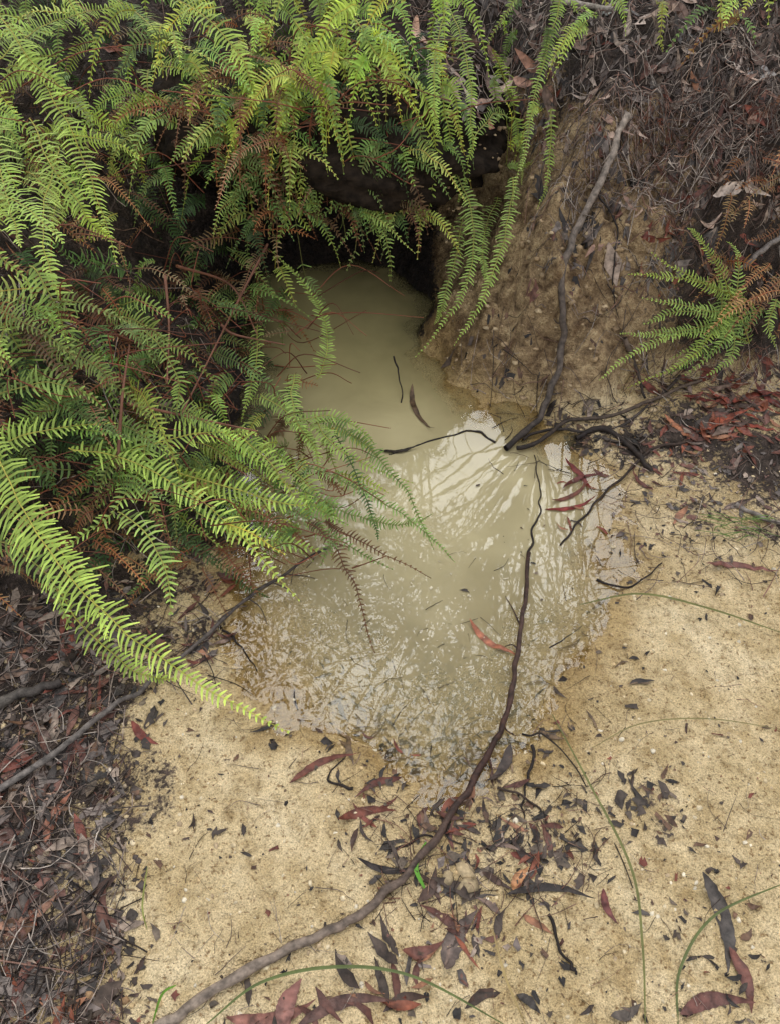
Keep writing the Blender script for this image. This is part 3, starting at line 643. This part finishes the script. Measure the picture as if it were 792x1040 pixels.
# ------------------------------------------------------------------ gum trees uphill (seen mirrored in the pool)
M_bark=mat_vcol("gum_bark",.7,.4,6,.3,0,0,30); M_crown=mat_vcol("gum_foliage",.6,.3,5,.3,0,0)
def gum(x,y,hgt,crown_c,crown_r,nclump,nleaf,seed,sp=(.25,.5)):
    r=np.random.default_rng(seed)
    e=bpy.data.objects.new("gum_tree",None); scene.collection.objects.link(e)
    z0=float(hterr(np.array([x]),np.array([y]))[0][0])-.2
    T=MB(); top=np.array([crown_c[0],crown_c[1],hgt])
    tr=catmull([(x,y,z0),(x+(top[0]-x)*.2,y+(top[1]-y)*.2,hgt*.33),(x+(top[0]-x)*.6,y+(top[1]-y)*.55,hgt*.66),top],8)
    tube(T,tr,np.linspace(.10,.025,len(tr)),(.35,.3,.25),10,.04)
    C=MB()
    for k in range(nclump):
        d=nrm(r.normal(0,1,3)); rad=r.uniform(.02,1)**.45
        c=np.array(crown_c)+d*rad*np.array(crown_r)
        s=tr[int(r.uniform(.45,.95)*(len(tr)-1))]
        b=catmull([s,(s+c)/2+r.normal(0,.25,3),c],6); tube(T,b,np.linspace(.018,.004,len(b)),(.12,.09,.07),5,.05)
        for _ in range(3):
            kk=r.integers(4,len(b)); e2=b[kk]+r.normal(0,.5,3); tube(T,catmull([b[kk],(b[kk]+e2)/2+r.normal(0,.1,3),e2],4),np.linspace(.006,.002,9),(.1,.08,.06),4)
        n=nleaf; pc=c+r.normal(0,1,(n,3))*r.uniform(*sp)*np.array([1,1,.7])
        dd=nrm(r.normal(0,1,(n,3))+np.array([0,0,-.9])); sd=nrm(np.cross(dd,r.normal(0,1,(n,3))))
        L=r.uniform(.07,.14,(n,1)); W=L*.16
        V=np.stack([pc,pc+dd*L*.45-sd*W,pc+dd*L,pc+dd*L*.45+sd*W],1)
        col=np.repeat((np.array((.05,.09,.03))*r.uniform(.6,1.5,(n,1))),4,0)
        C.add(V.reshape(-1,3),np.arange(4*n).reshape(-1,4),None,col)
    T.obj("trunk",M_bark,parent=e); C.obj("crown",M_crown,smooth=False,parent=e)
gum(2.4,6.6,8.0,(.6,4.6,6.6),(2.5,2.7,1.2),120,85,1,(.12,.32))
gum(-1.8,7.5,9,(-1.3,6.3,7.4),(1.5,1.4,1.7),24,130,2)
gum(.4,9.5,11.5,(.3,8.2,10),(1.6,1.6,1.6),16,110,3)
gum(-5,6,11,(-4.5,5.5,9),(1.8,1.8,2),14,90,4)
gum(6,5,11,(5.5,5,9),(1.8,1.8,2),14,90,5)

# ------------------------------------------------------------------ light
SE,SA=math.radians(58),math.radians(7)   # elevation, azimuth from +Y towards +X
Dv=Vector((math.sin(SA)*math.cos(SE),math.cos(SA)*math.cos(SE),math.sin(SE)))
w=bpy.data.worlds.new("World"); scene.world=w; w.use_nodes=True; ns=w.node_tree.nodes; ls=w.node_tree.links; ns.clear()
sky=ns.new('ShaderNodeTexSky'); sky.sky_type='NISHITA'; sky.sun_disc=False; sky.sun_elevation=SE; sky.sun_rotation=SA
co=ns.new('ShaderNodeTexCoord').outputs['Generated']
cl=noise(ns,ls,co,3.2,4,.6,.3)
cm=ramp(ns,ls,cl,[(.38,g3(.35)),(.62,g3(1))])
dp_=ns.new('ShaderNodeVectorMath'); dp_.operation='DOT_PRODUCT'; ls.new(co,dp_.inputs[0]); dp_.inputs[1].default_value=Dv
gp=math_(ns,ls,'POWER',math_(ns,ls,'MAXIMUM',dp_.outputs['Value'],0.0),18.0)
gk=math_(ns,ls,'MULTIPLY_ADD',gp,4.5,1.0)
cloud=ns.new('ShaderNodeVectorMath'); cloud.operation='SCALE'; cloud.inputs[0].default_value=(10.0,10.2,10.5); ls.new(gk,cloud.inputs['Scale'])
cmix=mix(ns,ls,cm,sky.outputs[0],cloud.outputs[0])
bg=ns.new('ShaderNodeBackground'); bg.inputs['Strength'].default_value=.15; ls.new(cmix,bg.inputs['Color'])
wo=ns.new('ShaderNodeOutputWorld'); ls.new(bg.outputs[0],wo.inputs['Surface'])
sl=bpy.data.lights.new("sun",'SUN'); sl.energy=1.5; sl.angle=math.radians(36); sl.color=(1,.96,.88)
so=bpy.data.objects.new("sun",sl); scene.collection.objects.link(so)
so.rotation_euler=Dv.to_track_quat('Z','Y').to_euler()
